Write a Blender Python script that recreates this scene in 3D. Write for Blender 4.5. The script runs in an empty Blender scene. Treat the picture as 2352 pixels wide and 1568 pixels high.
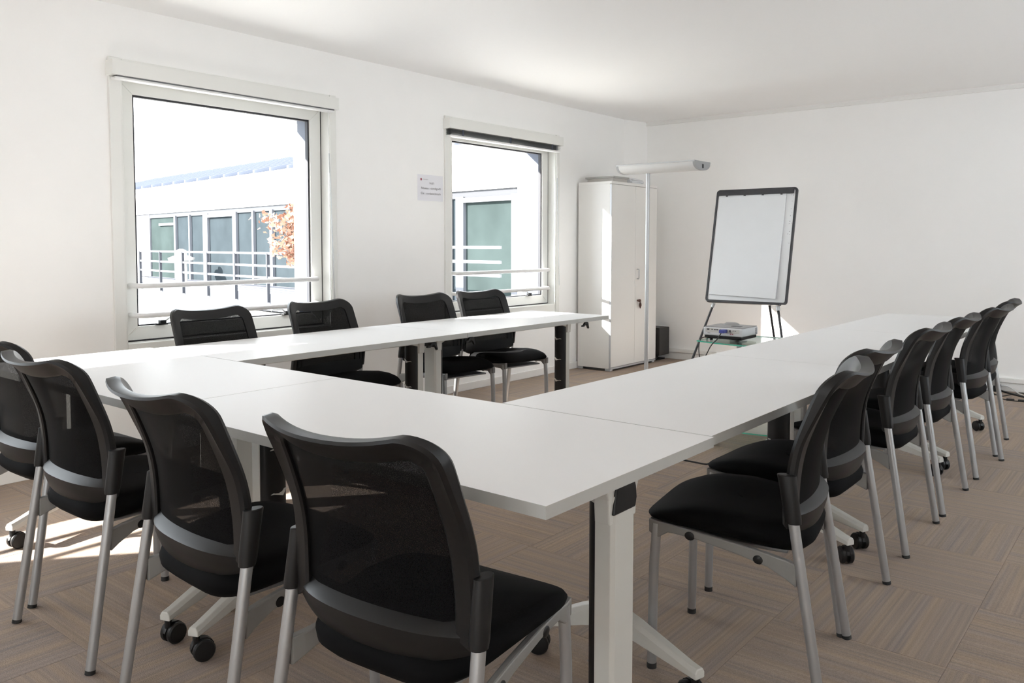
import bpy, bmesh, math, random
from mathutils import Vector, Matrix
R = math.radians
S = bpy.context.scene
COL = S.collection
random.seed(7)

# ------------------------------------------------------------------ camera
cam_data = bpy.data.cameras.new('camera')
cam = bpy.data.objects.new('camera', cam_data); COL.objects.link(cam)
cam_data.sensor_width = 36.0
cam_data.lens = 36.0 * 1888.7049 / 2352
cam_data.shift_y = -(784 - 663.9634) / 2352
cam_data.clip_start = 0.05; cam_data.clip_end = 300
cam.location = (0, 0, 1.2389)
cam.rotation_mode = 'XYZ'
cam.rotation_euler = (R(90 - 3.1048), R(-0.0345), R(39.0369))
S.camera = cam

# ------------------------------------------------------------------ world, sun, exposure
SKY = 3.3
SUN = 13.0
EXPO = 1.38
w = bpy.data.worlds.new('sky'); S.world = w; w.use_nodes = True
bg = w.node_tree.nodes['Background']
bg.inputs[0].default_value = (0.90, 0.95, 1.0, 1)
bg.inputs[1].default_value = SKY
sun_d = bpy.data.lights.new('sun', 'SUN'); sun_d.energy = SUN; sun_d.angle = R(0.55); sun_d.color = (1.0, 0.95, 0.90)
sun = bpy.data.objects.new('sun', sun_d); COL.objects.link(sun)
sun.location = (-20, -25, 20)
sun.rotation_euler = Vector((0.81, 1.0, -0.672)).to_track_quat('-Z', 'Y').to_euler()
vs = S.view_settings
vs.view_transform = 'Standard'; vs.look = 'None'; vs.exposure = EXPO; vs.gamma = 1.0; vs.use_curve_mapping = False
S.cycles.max_bounces = 14; S.cycles.diffuse_bounces = 8; S.cycles.glossy_bounces = 4
S.cycles.transparent_max_bounces = 24; S.cycles.transmission_bounces = 4
S.cycles.sample_clamp_indirect = 12.0
S.cycles.caustics_reflective = False; S.cycles.caustics_refractive = False

# ------------------------------------------------------------------ materials
MT = {}
def srgb(r, g, b):
    f = lambda c: c / 12.92 if c <= 0.04045 else ((c + 0.055) / 1.055) ** 2.4
    return (f(r / 255), f(g / 255), f(b / 255), 1)
def mat(name, col, rough=0.5, metal=0.0, spec=0.5, noise=0.0, nscale=40.0, bump=0.0, bscale=200.0, emit=None):
    m = bpy.data.materials.new(name); m.use_nodes = True
    nt = m.node_tree; p = nt.nodes['Principled BSDF']
    p.inputs['Base Color'].default_value = col
    p.inputs['Roughness'].default_value = rough
    p.inputs['Metallic'].default_value = metal
    p.inputs['Specular IOR Level'].default_value = spec
    if noise or bump:
        tc = nt.nodes.new('ShaderNodeTexCoord')
    if noise:
        n = nt.nodes.new('ShaderNodeTexNoise'); n.inputs['Scale'].default_value = nscale; n.inputs['Detail'].default_value = 4
        nt.links.new(tc.outputs['Object'], n.inputs['Vector'])
        mx = nt.nodes.new('ShaderNodeMixRGB'); mx.blend_type = 'MIX'
        a = [max(0, c * (1 - noise)) for c in col[:3]] + [1]; b = [min(1, c * (1 + noise)) for c in col[:3]] + [1]
        mx.inputs[1].default_value = a; mx.inputs[2].default_value = b
        nt.links.new(n.outputs['Fac'], mx.inputs[0]); nt.links.new(mx.outputs[0], p.inputs['Base Color'])
    if bump:
        n2 = nt.nodes.new('ShaderNodeTexNoise'); n2.inputs['Scale'].default_value = bscale; n2.inputs['Detail'].default_value = 3
        nt.links.new(tc.outputs['Object'], n2.inputs['Vector'])
        bp = nt.nodes.new('ShaderNodeBump'); bp.inputs['Strength'].default_value = bump; bp.inputs['Distance'].default_value = 0.002
        nt.links.new(n2.outputs['Fac'], bp.inputs['Height']); nt.links.new(bp.outputs[0], p.inputs['Normal'])
    MT[name] = m
    return m
mat('plaster', (0.925, 0.92, 0.908, 1), 0.75, spec=0.25, noise=0.012, nscale=6, bump=0.05, bscale=120)
mat('ceiling_paint', (0.925, 0.923, 0.918, 1), 0.6, spec=0.3)
mat('skirting_paint', (0.84, 0.83, 0.81, 1), 0.45)
mat('frame_white', (0.80, 0.80, 0.77, 1), 0.35)
mat('seal_black', (0.025, 0.025, 0.03, 1), 0.6)
mat('rail_white', (0.82, 0.82, 0.82, 1), 0.3)
mat('blind_grey', (0.16, 0.165, 0.17, 1), 0.45)
mat('outer_alu', (0.05, 0.06, 0.09, 1), 0.5)
mat('table_white', (0.85, 0.85, 0.85, 1), 0.36, spec=0.004, noise=0.006, nscale=3)
mat('edge_band', (0.48, 0.475, 0.45, 1), 0.5)
mat('alu', (0.60, 0.595, 0.57, 1), 0.42, metal=0.35)
mat('alu_white', (0.62, 0.61, 0.57, 1), 0.42)
mat('plastic_black', (0.008, 0.008, 0.0085, 1), 0.45, spec=0.35)
mat('chair_plastic', (0.007, 0.007, 0.0075, 1), 0.42, spec=0.36, bump=0.04, bscale=900)
mat('chair_fabric', (0.0036, 0.0036, 0.0039, 1), 0.8, spec=0.09, noise=0.25, nscale=500, bump=0.25, bscale=1400)
mat('chair_metal', (0.42, 0.425, 0.43, 1), 0.36, metal=0.65)
mat('chair_bracket', (0.26, 0.255, 0.245, 1), 0.5, metal=0.2)
mat('rubber', (0.02, 0.02, 0.02, 1), 0.7)
mat('cabinet_white', (0.80, 0.79, 0.765, 1), 0.42, noise=0.01, nscale=2)
mat('cabinet_alu', (0.52, 0.53, 0.55, 1), 0.4, metal=0.3)
mat('gap_dark', (0.05, 0.05, 0.05, 1), 0.7)
mat('key_brown', (0.09, 0.04, 0.03, 1), 0.4)
mat('lamp_grey', (0.50, 0.51, 0.52, 1), 0.35, metal=0.4)
mat('lamp_white', (0.62, 0.62, 0.61, 1), 0.3)
mat('lamp_cap', (0.34, 0.345, 0.35, 1), 0.45)
mat('board_black', (0.035, 0.035, 0.04, 1), 0.4)
mat('board_white', (0.78, 0.79, 0.80, 1), 0.25)
mat('paper', (0.74, 0.755, 0.77, 1), 0.8, spec=0.1, noise=0.02, nscale=9)
mat('carton', (0.52, 0.50, 0.47, 1), 0.6)
mat('paper_dark', (0.40, 0.395, 0.38, 1), 0.8, spec=0.1)
mat('notice_paper', (0.80, 0.80, 0.84, 1), 0.8, spec=0.1)
mat('ink_grey', (0.16, 0.15, 0.16, 1), 0.8)
mat('ink_red', (0.35, 0.06, 0.10, 1), 0.8)
mat('projector_white', (0.70, 0.71, 0.73, 1), 0.4)
mat('projector_grey', (0.30, 0.295, 0.29, 1), 0.45)
mat('port_dark', (0.05, 0.05, 0.06, 1), 0.5)
mat('vga_blue', (0.05, 0.07, 0.30, 1), 0.45)
mat('cable_black', (0.02, 0.02, 0.02, 1), 0.5)
mat('cable_white', (0.75, 0.75, 0.75, 1), 0.5)
mat('speaker_black', (0.022, 0.021, 0.02, 1), 0.55)
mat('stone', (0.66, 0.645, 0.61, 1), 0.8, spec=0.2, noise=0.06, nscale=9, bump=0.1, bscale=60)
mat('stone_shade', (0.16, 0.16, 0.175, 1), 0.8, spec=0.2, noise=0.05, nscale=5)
mat('roof_zinc', (0.26, 0.27, 0.285, 1), 0.7, spec=0.0)
mat('facade_glass', (0.032, 0.040, 0.045, 1), 0.5, spec=0.0, noise=0.45, nscale=0.9)
mat('facade_glass_green', (0.034, 0.045, 0.044, 1), 0.5, spec=0.0, noise=0.45, nscale=0.9)
mat('facade_dark', (0.020, 0.021, 0.026, 1), 0.5)
mat('facade_frame', (0.12, 0.125, 0.14, 1), 0.45)
mat('outer_rail', (0.11, 0.115, 0.135, 1), 0.45)
mat('outer_post', (0.030, 0.033, 0.042, 1), 0.5)
mat('slab_grey', (0.085, 0.09, 0.105, 1), 0.85)
mat('roof_dark', (0.14, 0.15, 0.18, 1), 0.7, spec=0.0)
mat('bark', (0.10, 0.07, 0.05, 1), 0.9)

def carpet():
    m = bpy.data.materials.new('carpet'); m.use_nodes = True; nt = m.node_tree
    p = nt.nodes['Principled BSDF']; p.inputs['Roughness'].default_value = 0.95; p.inputs['Specular IOR Level'].default_value = 0.1
    tc = nt.nodes.new('ShaderNodeTexCoord'); oi = nt.nodes.new('ShaderNodeObjectInfo')
    mul = nt.nodes.new('ShaderNodeMath'); mul.operation = 'MULTIPLY'; mul.inputs[1].default_value = 97.0
    nt.links.new(oi.outputs['Random'], mul.inputs[0])
    cmb = nt.nodes.new('ShaderNodeCombineXYZ'); nt.links.new(mul.outputs[0], cmb.inputs[2]); nt.links.new(mul.outputs[0], cmb.inputs[0])
    def stripes(sx, sy, detail):
        mp = nt.nodes.new('ShaderNodeMapping'); mp.inputs['Scale'].default_value = (sx, sy, 1)
        nt.links.new(tc.outputs['Object'], mp.inputs['Vector'])
        ad = nt.nodes.new('ShaderNodeVectorMath'); ad.operation = 'ADD'
        nt.links.new(mp.outputs[0], ad.inputs[0]); nt.links.new(cmb.outputs[0], ad.inputs[1])
        n = nt.nodes.new('ShaderNodeTexNoise'); n.inputs['Scale'].default_value = 1.0; n.inputs['Detail'].default_value = detail
        nt.links.new(ad.outputs[0], n.inputs['Vector']); return n
    a = stripes(1.1, 95, 3); b = stripes(0.7, 24, 2); c = stripes(330, 330, 2)
    r1 = nt.nodes.new('ShaderNodeValToRGB')
    e = r1.color_ramp.elements
    e[0].position = 0.30; e[0].color = srgb(133, 125, 119)
    e[1].position = 0.72; e[1].color = srgb(181, 162, 144)
    x = e.new(0.5); x.color = srgb(160, 143, 130)
    nt.links.new(a.outputs['Fac'], r1.inputs[0])
    r2 = nt.nodes.new('ShaderNodeValToRGB'); f = r2.color_ramp.elements
    f[0].position = 0.33; f[0].color = srgb(146, 137, 136); f[1].position = 0.66; f[1].color = srgb(170, 150, 131)
    nt.links.new(b.outputs['Fac'], r2.inputs[0])
    m1 = nt.nodes.new('ShaderNodeMixRGB'); m1.inputs[0].default_value = 0.5
    nt.links.new(r1.outputs[0], m1.inputs[1]); nt.links.new(r2.outputs[0], m1.inputs[2])
    m2 = nt.nodes.new('ShaderNodeMixRGB'); m2.blend_type = 'OVERLAY'; m2.inputs[0].default_value = 0.35
    nt.links.new(m1.outputs[0], m2.inputs[1]); nt.links.new(c.outputs['Fac'], m2.inputs[2])
    nt.links.new(m2.outputs[0], p.inputs['Base Color'])
    bp = nt.nodes.new('ShaderNodeBump'); bp.inputs['Strength'].default_value = 0.5; bp.inputs['Distance'].default_value = 0.003
    nt.links.new(c.outputs['Fac'], bp.inputs['Height']); nt.links.new(bp.outputs[0], p.inputs['Normal'])
    MT['carpet'] = m
carpet()
def pane_mat(name, tint, refl, rough=0.02):
    m = bpy.data.materials.new(name); m.use_nodes = True; nt = m.node_tree
    out = nt.nodes['Material Output']; nt.nodes.remove(nt.nodes['Principled BSDF'])
    t = nt.nodes.new('ShaderNodeBsdfTransparent'); t.inputs[0].default_value = tint
    g = nt.nodes.new('ShaderNodeBsdfGlossy'); g.inputs['Roughness'].default_value = rough
    mx = nt.nodes.new('ShaderNodeMixShader'); mx.inputs[0].default_value = refl
    fr = nt.nodes.new('ShaderNodeLayerWeight'); fr.inputs[0].default_value = 0.5
    pw = nt.nodes.new('ShaderNodeMath'); pw.operation = 'POWER'; pw.inputs[1].default_value = 5.0
    mm = nt.nodes.new('ShaderNodeMath'); mm.operation = 'MULTIPLY_ADD'; mm.inputs[1].default_value = 0.7 * refl; mm.inputs[2].default_value = 0.04 * refl if refl > 0.5 else 0.0
    nt.links.new(fr.outputs['Facing'], pw.inputs[0]); nt.links.new(pw.outputs[0], mm.inputs[0]); nt.links.new(mm.outputs[0], mx.inputs[0])
    nt.links.new(t.outputs[0], mx.inputs[1]); nt.links.new(g.outputs[0], mx.inputs[2]); nt.links.new(mx.outputs[0], out.inputs[0])
    MT[name] = m
pane_mat('window_pane', (0.96, 0.97, 0.97, 1), 0.12)
pane_mat('shelf_glass', (0.86, 0.93, 0.90, 1), 1.0)
pane_mat('wand_clear', (0.85, 0.86, 0.87, 1), 1.0, 0.1)
mat('glass_edge', (0.10, 0.50, 0.36, 1), 0.15)
def mesh_fabric():
    m = bpy.data.materials.new('mesh_fabric'); m.use_nodes = True; nt = m.node_tree
    p = nt.nodes['Principled BSDF']; p.inputs['Base Color'].default_value = (0.005, 0.005, 0.0053, 1)
    p.inputs['Roughness'].default_value = 0.6; p.inputs['Specular IOR Level'].default_value = 0.04
    t = nt.nodes.new('ShaderNodeBsdfTransparent'); mx = nt.nodes.new('ShaderNodeMixShader')
    tc = nt.nodes.new('ShaderNodeTexCoord')
    v = nt.nodes.new('ShaderNodeTexNoise'); v.inputs['Scale'].default_value = 700; v.inputs['Detail'].default_value = 1
    nt.links.new(tc.outputs['Object'], v.inputs['Vector'])
    rp = nt.nodes.new('ShaderNodeValToRGB'); rp.color_ramp.elements[0].position = 0.42; rp.color_ramp.elements[1].position = 0.46
    rp.color_ramp.elements[0].color = (0.945, 0.945, 0.945, 1); rp.color_ramp.elements[1].color = (0.985, 0.985, 0.985, 1)
    nt.links.new(v.outputs['Fac'], rp.inputs[0]); nt.links.new(rp.outputs[0], mx.inputs[0])
    nt.links.new(t.outputs[0], mx.inputs[1]); nt.links.new(p.outputs[0], mx.inputs[2])
    nt.links.new(mx.outputs[0], nt.nodes['Material Output'].inputs[0])
    MT['mesh_fabric'] = m
mesh_fabric()
def leaf_mat():
    m = mat('leaf_orange', (0.26, 0.145, 0.105, 1), 0.7, spec=0.1, noise=0.4, nscale=3)
leaf_mat()

# ------------------------------------------------------------------ mesh helpers
class MB:
    def __init__(s): s.v = []; s.f = []; s.m = []
    def add(s, vs_, fs, mi=0):
        o = len(s.v); s.v += [tuple(p) for p in vs_]; s.f += [tuple(i + o for i in f) for f in fs]; s.m += [mi] * len(fs); return s
    def box(s, x0, x1, y0, y1, z0, z1, mi=0):
        v = [(x0, y0, z0), (x1, y0, z0), (x1, y1, z0), (x0, y1, z0), (x0, y0, z1), (x1, y0, z1), (x1, y1, z1), (x0, y1, z1)]
        return s.add(v, [(0, 3, 2, 1), (4, 5, 6, 7), (0, 1, 5, 4), (1, 2, 6, 5), (2, 3, 7, 6), (3, 0, 4, 7)], mi)
    def obox(s, c, ax, ay, az, mi=0):
        c = Vector(c); ax = Vector(ax); ay = Vector(ay); az = Vector(az); v = []
        for k in (-1, 1):
            for a, b in ((-1, -1), (1, -1), (1, 1), (-1, 1)): v.append(c + a * ax + b * ay + k * az)
        return s.add(v, [(0, 3, 2, 1), (4, 5, 6, 7), (0, 1, 5, 4), (1, 2, 6, 5), (2, 3, 7, 6), (3, 0, 4, 7)], mi)
    def rings(s, rr, cap=True, closed=True, mi=0):
        n = len(rr[0]); v = [p for r in rr for p in r]; f = []
        for i in range(len(rr) - 1):
            for j in range(n if closed else n - 1):
                k = (j + 1) % n; f.append((i * n + j, i * n + k, (i + 1) * n + k, (i + 1) * n + j))
        if cap and closed:
            f.append(tuple(reversed(range(n)))); f.append(tuple(range((len(rr) - 1) * n, len(rr) * n)))
        return s.add(v, f, mi)
    def tube(s, path, r, n=10, mi=0, cap=True, flat=1.0, up=(0, 0, 1)):
        P = [Vector(p) for p in path]; rr = []
        for i, p in enumerate(P):
            t = (P[min(i + 1, len(P) - 1)] - P[max(i - 1, 0)]).normalized()
            u = Vector(up)
            if abs(t.dot(u)) > 0.95: u = Vector((0, 1, 0))
            a = t.cross(u).normalized(); b = a.cross(t).normalized()
            ri = r[i] if isinstance(r, (list, tuple)) else r
            rr.append([p + a * ri * math.cos(2 * math.pi * k / n) + b * ri * flat * math.sin(2 * math.pi * k / n) for k in range(n)])
        return s.rings([[tuple(q) for q in reversed(r_)] for r_ in rr], cap, True, mi)
    def prism(s, poly, f0, f1, mi=0):
        """poly: list of 2d points, f0/f1 map a 2d point to 3d for the two end faces"""
        return s.rings([[f0(*p) for p in poly], [f1(*p) for p in poly]], True, True, mi)
    def build(s, name, m, parent=None, smooth=None, bevel=0, seg=2, mats=None):
        me = bpy.data.meshes.new(name); me.from_pydata(s.v, [], s.f)
        for k in (mats or [m]): me.materials.append(MT[k])
        if mats: me.polygons.foreach_set('material_index', s.m)
        bm = bmesh.new(); bm.from_mesh(me); bmesh.ops.recalc_face_normals(bm, faces=bm.faces); bm.to_mesh(me); bm.free()
        if smooth:
            me.polygons.foreach_set('use_smooth', [True] * len(me.polygons)); me.set_sharp_from_angle(angle=R(smooth))
        me.update()
        o = bpy.data.objects.new(name, me); COL.objects.link(o)
        if parent: o.parent = parent
        if bevel:
            b = o.modifiers.new('bevel', 'BEVEL'); b.width = bevel; b.segments = seg; b.limit_method = 'ANGLE'; b.angle_limit = R(40)
            b.harden_normals = False
        return o
def tag(o, label=None, cat=None, group=None, kind=None):
    if label: o['label'] = label
    if cat: o['category'] = cat
    if group: o['group'] = group
    if kind: o['kind'] = kind
    return o
def empty(name, loc=(0, 0, 0), rz=0):
    o = bpy.data.objects.new(name, None); COL.objects.link(o); o.location = loc; o.rotation_euler = (0, 0, rz); o.empty_display_size = 0.1
    return o
def copy_tree(o, parent=None):
    c = o.copy(); COL.objects.link(c)
    if parent: c.parent = parent
    for ch in o.children: copy_tree(ch, c)
    return c
def struct(o): o['kind'] = 'structure'; return o

# ------------------------------------------------------------------ the room
XW, YB, ZC = -4.68, 8.035, 2.58
XR, YF = 1.9, -4.2
WIN = [ # name, sash-plane offset in y, lintel height outside
    ('window_1', 0.0, 2.18, 0), ('window_2', 2.703, 2.275, 0), ('window_3', -2.62, 2.18, .615), ('window_4', -6.16, 2.18, 0)]   # last: extra width; the fourth window is unseen, added to brighten the room
F0, F1, FZ0, FZ1 = 2.19, 3.77, 0.59, 2.285        # outer edge of the fixed frame of window 1
def wall_with_openings(name, x0, x1, y0, y1, z0, z1, ops, m):
    b = MB(); ops = sorted(ops); ys = y0
    for (a, c, d, e) in ops:
        if a > ys: b.box(x0, x1, ys, a, z0, z1)
        b.box(x0, x1, a, c, z0, d); b.box(x0, x1, a, c, e, z1); ys = c
    b.box(x0, x1, ys, y1, z0, z1)
    return struct(b.build(name, m))
wall_with_openings('wall_left', -4.86, XW, YF - 0.2, YB + 0.2, -0.02, ZC + 0.15,
                   [(F0 + o - x + .03, F1 + o - .03, FZ0 + .03, FZ1 - .03) for _, o, _, x in WIN], 'plaster')
ow = wall_with_openings('wall_outer', -5.20, -4.86, YF - 0.2, YB + 0.2, -3.2, 3.4,
                   [(2.36 + o - x, 3.80 + o, 0.70, zl) for _, o, zl, x in WIN], 'stone')
struct(MB().box(-4.86, XR + .2, YB, YB + .2, -.02, ZC + .15).build('wall_back', 'plaster'))
# unseen right and rear walls; their window openings are added to brighten the room
WR = [4.2, 6.4]; WF = [-1.2, .8]; HW = (F1 - F0) / 2 - .03
wall_with_openings('wall_right', XR, XR + .18, YF - .2, YB, -.02, ZC + .15, [(c - HW, c + HW, FZ0 + .03, FZ1 - .03) for c in WR], 'plaster')
fw_ = wall_with_openings('wall_front', -.18, 0, -4.68, XR, -.02, ZC + .15, [(c - HW, c + HW, FZ0 + .03, FZ1 - .03) for c in WF], 'plaster')
fw_.data.transform(Matrix(((0, 1, 0, 0), (1, 0, 0, YF), (0, 0, 1, 0), (0, 0, 0, 1)))); fw_.data.flip_normals()
struct(MB().box(-4.68, XR, YF, YB, ZC, ZC + .15).build('ceiling', 'ceiling_paint'))
struct(MB().prism([(XW, 7.68), (-4.60, YB), (XW, YB)], lambda a, b: (a, b, 0), lambda a, b: (a, b, ZC)).build('trim_1', 'plaster'))
tr = MB().box(-4.60, XR, YB - .012, YB, 2.538, ZC); tr.box(-4.60, XR, YB - .020, YB - .012, 2.538, 2.544); tr.box(-4.60, XR, YB - .020, YB - .012, 2.570, ZC)
struct(tr.build('trim_2', 'skirting_paint'))
b = MB().box(-4.60, XR, YB - .018, YB, 0, .072); b.box(-4.60, XR, YB - .034, YB, .075, .112)
struct(b.build('baseboard_back', 'skirting_paint', bevel=.003))
b = MB().box(XW, XW + .014, YF, 7.68, 0, .066)
struct(b.build('baseboard_left', 'skirting_paint', bevel=.004))
struct(MB().box(XR - .014, XR, YF, YB, 0, .066).build('baseboard_right', 'skirting_paint', bevel=.004))

# floor and its carpet tiles
floor = struct(MB().box(-4.7, XR + .05, YF - .05, YB + .05, -.05, -.006).build('floor', 'slab_grey'))
TP = 0.515; TX0, TY0 = -0.49, 2.63
def tile_mesh():
    g = .0003; h = TP / 2 - g; t = 0.0; k = .0016
    v = [(-h, -h, -.006), (h, -h, -.006), (h, h, -.006), (-h, h, -.006), (-h, -h, t - .0008), (h, -h, t - .0008), (h, h, t - .0008), (-h, h, t - .0008),
         (-h + k, -h + k, t), (h - k, -h + k, t), (h - k, h - k, t), (-h + k, h - k, t)]
    f = [(0, 1, 5, 4), (1, 2, 6, 5), (2, 3, 7, 6), (3, 0, 4, 7), (4, 5, 9, 8), (5, 6, 10, 9), (6, 7, 11, 10), (7, 4, 8, 11), (8, 9, 10, 11)]
    me = bpy.data.meshes.new('carpet_tile'); me.from_pydata(v, [], f); me.materials.append(MT['carpet']); return me
tm = tile_mesh()
rest = MB()
for i in range(-9, 5):
    for j in range(-14, 12):
        cx, cy = TX0 + (i + .5) * TP, TY0 + (j + .5) * TP
        if cx - TP / 2 > XR or cx + TP / 2 < XW or cy - TP / 2 > YB or cy + TP / 2 < YF: continue
        # tiles the camera can see
        a = math.atan2(-cx, cy) if cy > 0 else 9
        d = Vector((cx, cy)); fwd = Vector((-math.sin(R(39.04)), math.cos(R(39.04)))); rgt = Vector((fwd.y, -fwd.x))
        dep = d.dot(fwd); lat = d.dot(rgt)
        if dep > 1.15 and abs(lat) < dep * .66 + .5:
            o = bpy.data.objects.new('carpet_tile', tm); COL.objects.link(o); o.parent = floor
            o.location = (cx, cy, 0); o.rotation_euler = (0, 0, R(90) * ((i + j) % 2) + R(180) * random.randint(0, 1))
        else:
            h = TP / 2
            rest.add([(cx - h, cy - h, 0), (cx + h, cy - h, 0), (cx + h, cy + h, 0), (cx - h, cy + h, 0)], [(0, 1, 2, 3)])
tag(rest.build('carpet_field', 'carpet', floor), kind='stuff')

# ------------------------------------------------------------------ windows
XS = -4.75
def make_window(name, oy, ext=0):
    t = struct(empty(name, (0, oy, 0)))
    F0 = 2.19 - ext
    fr = MB()
    y0, y1, z0, z1 = 2.262 - ext, 3.712, .668, 2.196
    fr.box(-4.85, XW + .012, F0, y0, FZ0, FZ1); fr.box(-4.85, XW + .012, y1, F1, FZ0, FZ1)
    fr.box(-4.85, XW + .012, y0, y1, FZ0, z0); fr.box(-4.85, XW + .012, y0, y1, z1, FZ1)
    fr.build('frame', 'frame_white', t, bevel=.004)
    cs = MB()   # casing strip along the frame
    cs.box(XW + .0, XW + .018, F0 - .004, F0 + .062, FZ0 - .004, FZ1); cs.box(XW, XW + .018, F1 - .05, F1 + .004, FZ0 - .004, FZ1)
    cs.build('casing', 'frame_white', t, bevel=.003)
    sy0, sy1, sz0, sz1 = 2.270 - ext, 3.704, .677, 2.187
    iy0, iy1, iz0, iz1 = 2.36 - ext, 3.614, .757, 2.107
    gk = MB(); e = .009                       # black gasket between sash and frame
    for (a, c, d, f) in ((sy0 - e, sy0, z0, z1), (sy1, sy1 + e, z0, z1), (sy0 - e, sy1 + e, z0, sz0), (sy0 - e, sy1 + e, sz1, z1)):
        gk.box(-4.84, XS - .004, a, c, d, f)
    gk.build('gasket', 'seal_black', t)
    sa = MB(); X0 = -4.80
    prof = lambda: None
    def rail(p, q, r_, s_):  # mitred piece: outer edge p->q , inner edge r->s
        v = [(XS, *p), (XS, *q), (XS, *s_), (XS, *r_), (X0, *p), (X0, *q), (X0, *s_), (X0, *r_)]
        m_ = MB().add(v, [(0, 1, 2, 3), (7, 6, 5, 4), (0, 4, 5, 1), (1, 5, 6, 2), (2, 6, 7, 3), (3, 7, 4, 0)])
        return m_
    c_ = [(sy0, sz0), (sy1, sz0), (sy1, sz1), (sy0, sz1)]; i_ = [(iy0, iz0), (iy1, iz0), (iy1, iz1), (iy0, iz1)]
    for k in range(4):
        rail(c_[k], c_[(k + 1) % 4], i_[k], i_[(k + 1) % 4]).build('sash_rail', 'frame_white', t, bevel=.0035)
    gl = MB(); e = .012
    for (a, c, d, f) in ((iy0, iy0 + e, iz0, iz1), (iy1 - e, iy1, iz0, iz1), (iy0, iy1, iz0, iz0 + e * .6), (iy0, iy1, iz1 - e, iz1)):
        gl.box(-4.79, -4.762, a, c, d, f)
    gl.build('glazing_bead', 'seal_black', t)
    MB().box(-4.780, -4.774, iy0 + .004, iy1 - .004, iz0 + .004, iz1 - .004).build('pane', 'window_pane', t)
    of = MB()
    Y0, Y1, Z0, Z1 = 2.352 - ext, 3.735, .708, 2.172
    of.box(-5.06, -4.80, Y1, Y1 + .06, Z0, Z1); of.box(-5.06, -4.865, Y0 - .06, Y0, Z0, Z1)
    of.box(-5.06, -4.80, Y0 - .06, Y1 + .06, Z0 - .03, Z0); of.box(-5.02, -4.80, Y0 - .06, Y1 + .06, Z1, Z1 + .03)
    of.build('outer_frame', 'outer_alu', t)
    for zz in (.999, .827):
        p = [(XS, 2.318 - ext, zz), (-4.67, 2.318 - ext, zz), (-4.642, 2.335 - ext, zz), (-4.637, 2.36 - ext, zz), (-4.637, 3.55, zz), (-4.642, 3.575, zz), (-4.67, 3.60, zz), (XS, 3.64, zz)]
        MB().tube(p, .0155, 12).build('guard_rail', 'rail_white', t, smooth=50)
    for yy, sg in ((2.50 - ext, 1), (3.39, -1)):
        lt = MB().box(XS - .005, XS + .03, yy - .032, yy + .032, .757, .768); lt.box(XS, XS + .034, yy - .018, yy + .020, .768, .786)
        la = lt.build('latch', 'plastic_black', t, bevel=.003)
        ZL = .012
        MB().tube([(XS + .02, yy + sg * .015, .778), (XS + .03, yy + sg * .045, .800), (XS + .032, yy + sg * .125, .802), (XS + .032, yy + sg * .135, .792)], .0055, 8).build('latch_handle', 'lamp_grey', la, smooth=50)
    return t
wins = [make_window(n, o, x) for n, o, _, x in WIN]
wc = Vector((XW, (F0 + F1) / 2, 0))
for k, c in enumerate(WR):  # added copies on the unseen right wall, letting in more sky light
    o = copy_tree(wins[0]); o.name = 'window_%d' % (5 + k); o.rotation_euler = (0, 0, R(180)); o.location = (XR + XW, c + wc.y, 0)
for k, c in enumerate(WF):  # added copies behind the camera, for more light
    o = copy_tree(wins[0]); o.name = 'window_%d' % (10 + k); o.rotation_euler = (0, 0, R(90)); o.location = (c + wc.y, YF - XW, 0)

def blind(oy, label, dropped):
    t = empty('venetian_blind', (XW, 2.963 + oy, 2.178)); H = .787
    MB().box(.0, .082, -H, H, .0, .082).build('cassette', 'frame_white', t, bevel=.002)
    if dropped:
        for k in range(6):
            z = -.006 - k * .0072
            MB().add([(.018, -H + .02, z), (.043, -H + .02, z + .004), (.068, -H + .02, z), (.018, H - .03, z), (.043, H - .03, z + .004), (.068, H - .03, z),
                      (.018, -H + .02, z - .0009), (.043, -H + .02, z + .0031), (.068, -H + .02, z - .0009), (.018, H - .03, z - .0009), (.043, H - .03, z + .0031), (.068, H - .03, z - .0009)],
                     [(0, 1, 4, 3), (1, 2, 5, 4), (9, 10, 7, 6), (10, 11, 8, 7), (0, 3, 9, 6), (2, 8, 11, 5), (0, 6, 7, 1), (1, 7, 8, 2), (3, 4, 10, 9), (4, 5, 11, 10)]).build('slat', 'blind_grey', t)
        br = (-.064, -.050)
        for yy in (-.62, 0.0, .62):
            MB().box(.070, .0712, yy - .011, yy + .011, -.05, 0).build('ladder_tape', 'outer_alu', t)
    else:
        br = (-.020, -.007)
        MB().box(.012, .070, -H + .03, H - .03, -.007, 0).build('slat_stack', 'blind_grey', t)
    MB().box(.016, .070, -H + .02, H - .03, *br).build('bottom_rail', 'rail_white', t, bevel=.004)
    cd = MB().tube([(.062, .705, -.01), (.062, .706, -.15), (.062, .712, -.31)], .0018, 6).build('wand_cord', 'cable_white', t)
    MB().tube([(.062, .712, -.305), (.064, .745, -1.33)], .005, 6).build('wand', 'wand_clear', t, smooth=60)
    return tag(t, label, 'blind', 'venetian blinds over the windows')
blind(0.0, 'white blind box over the larger left window, slats fully raised', False)
blind(2.703, 'white blind box over the farther window, dark slats hanging just below', True)

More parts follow.
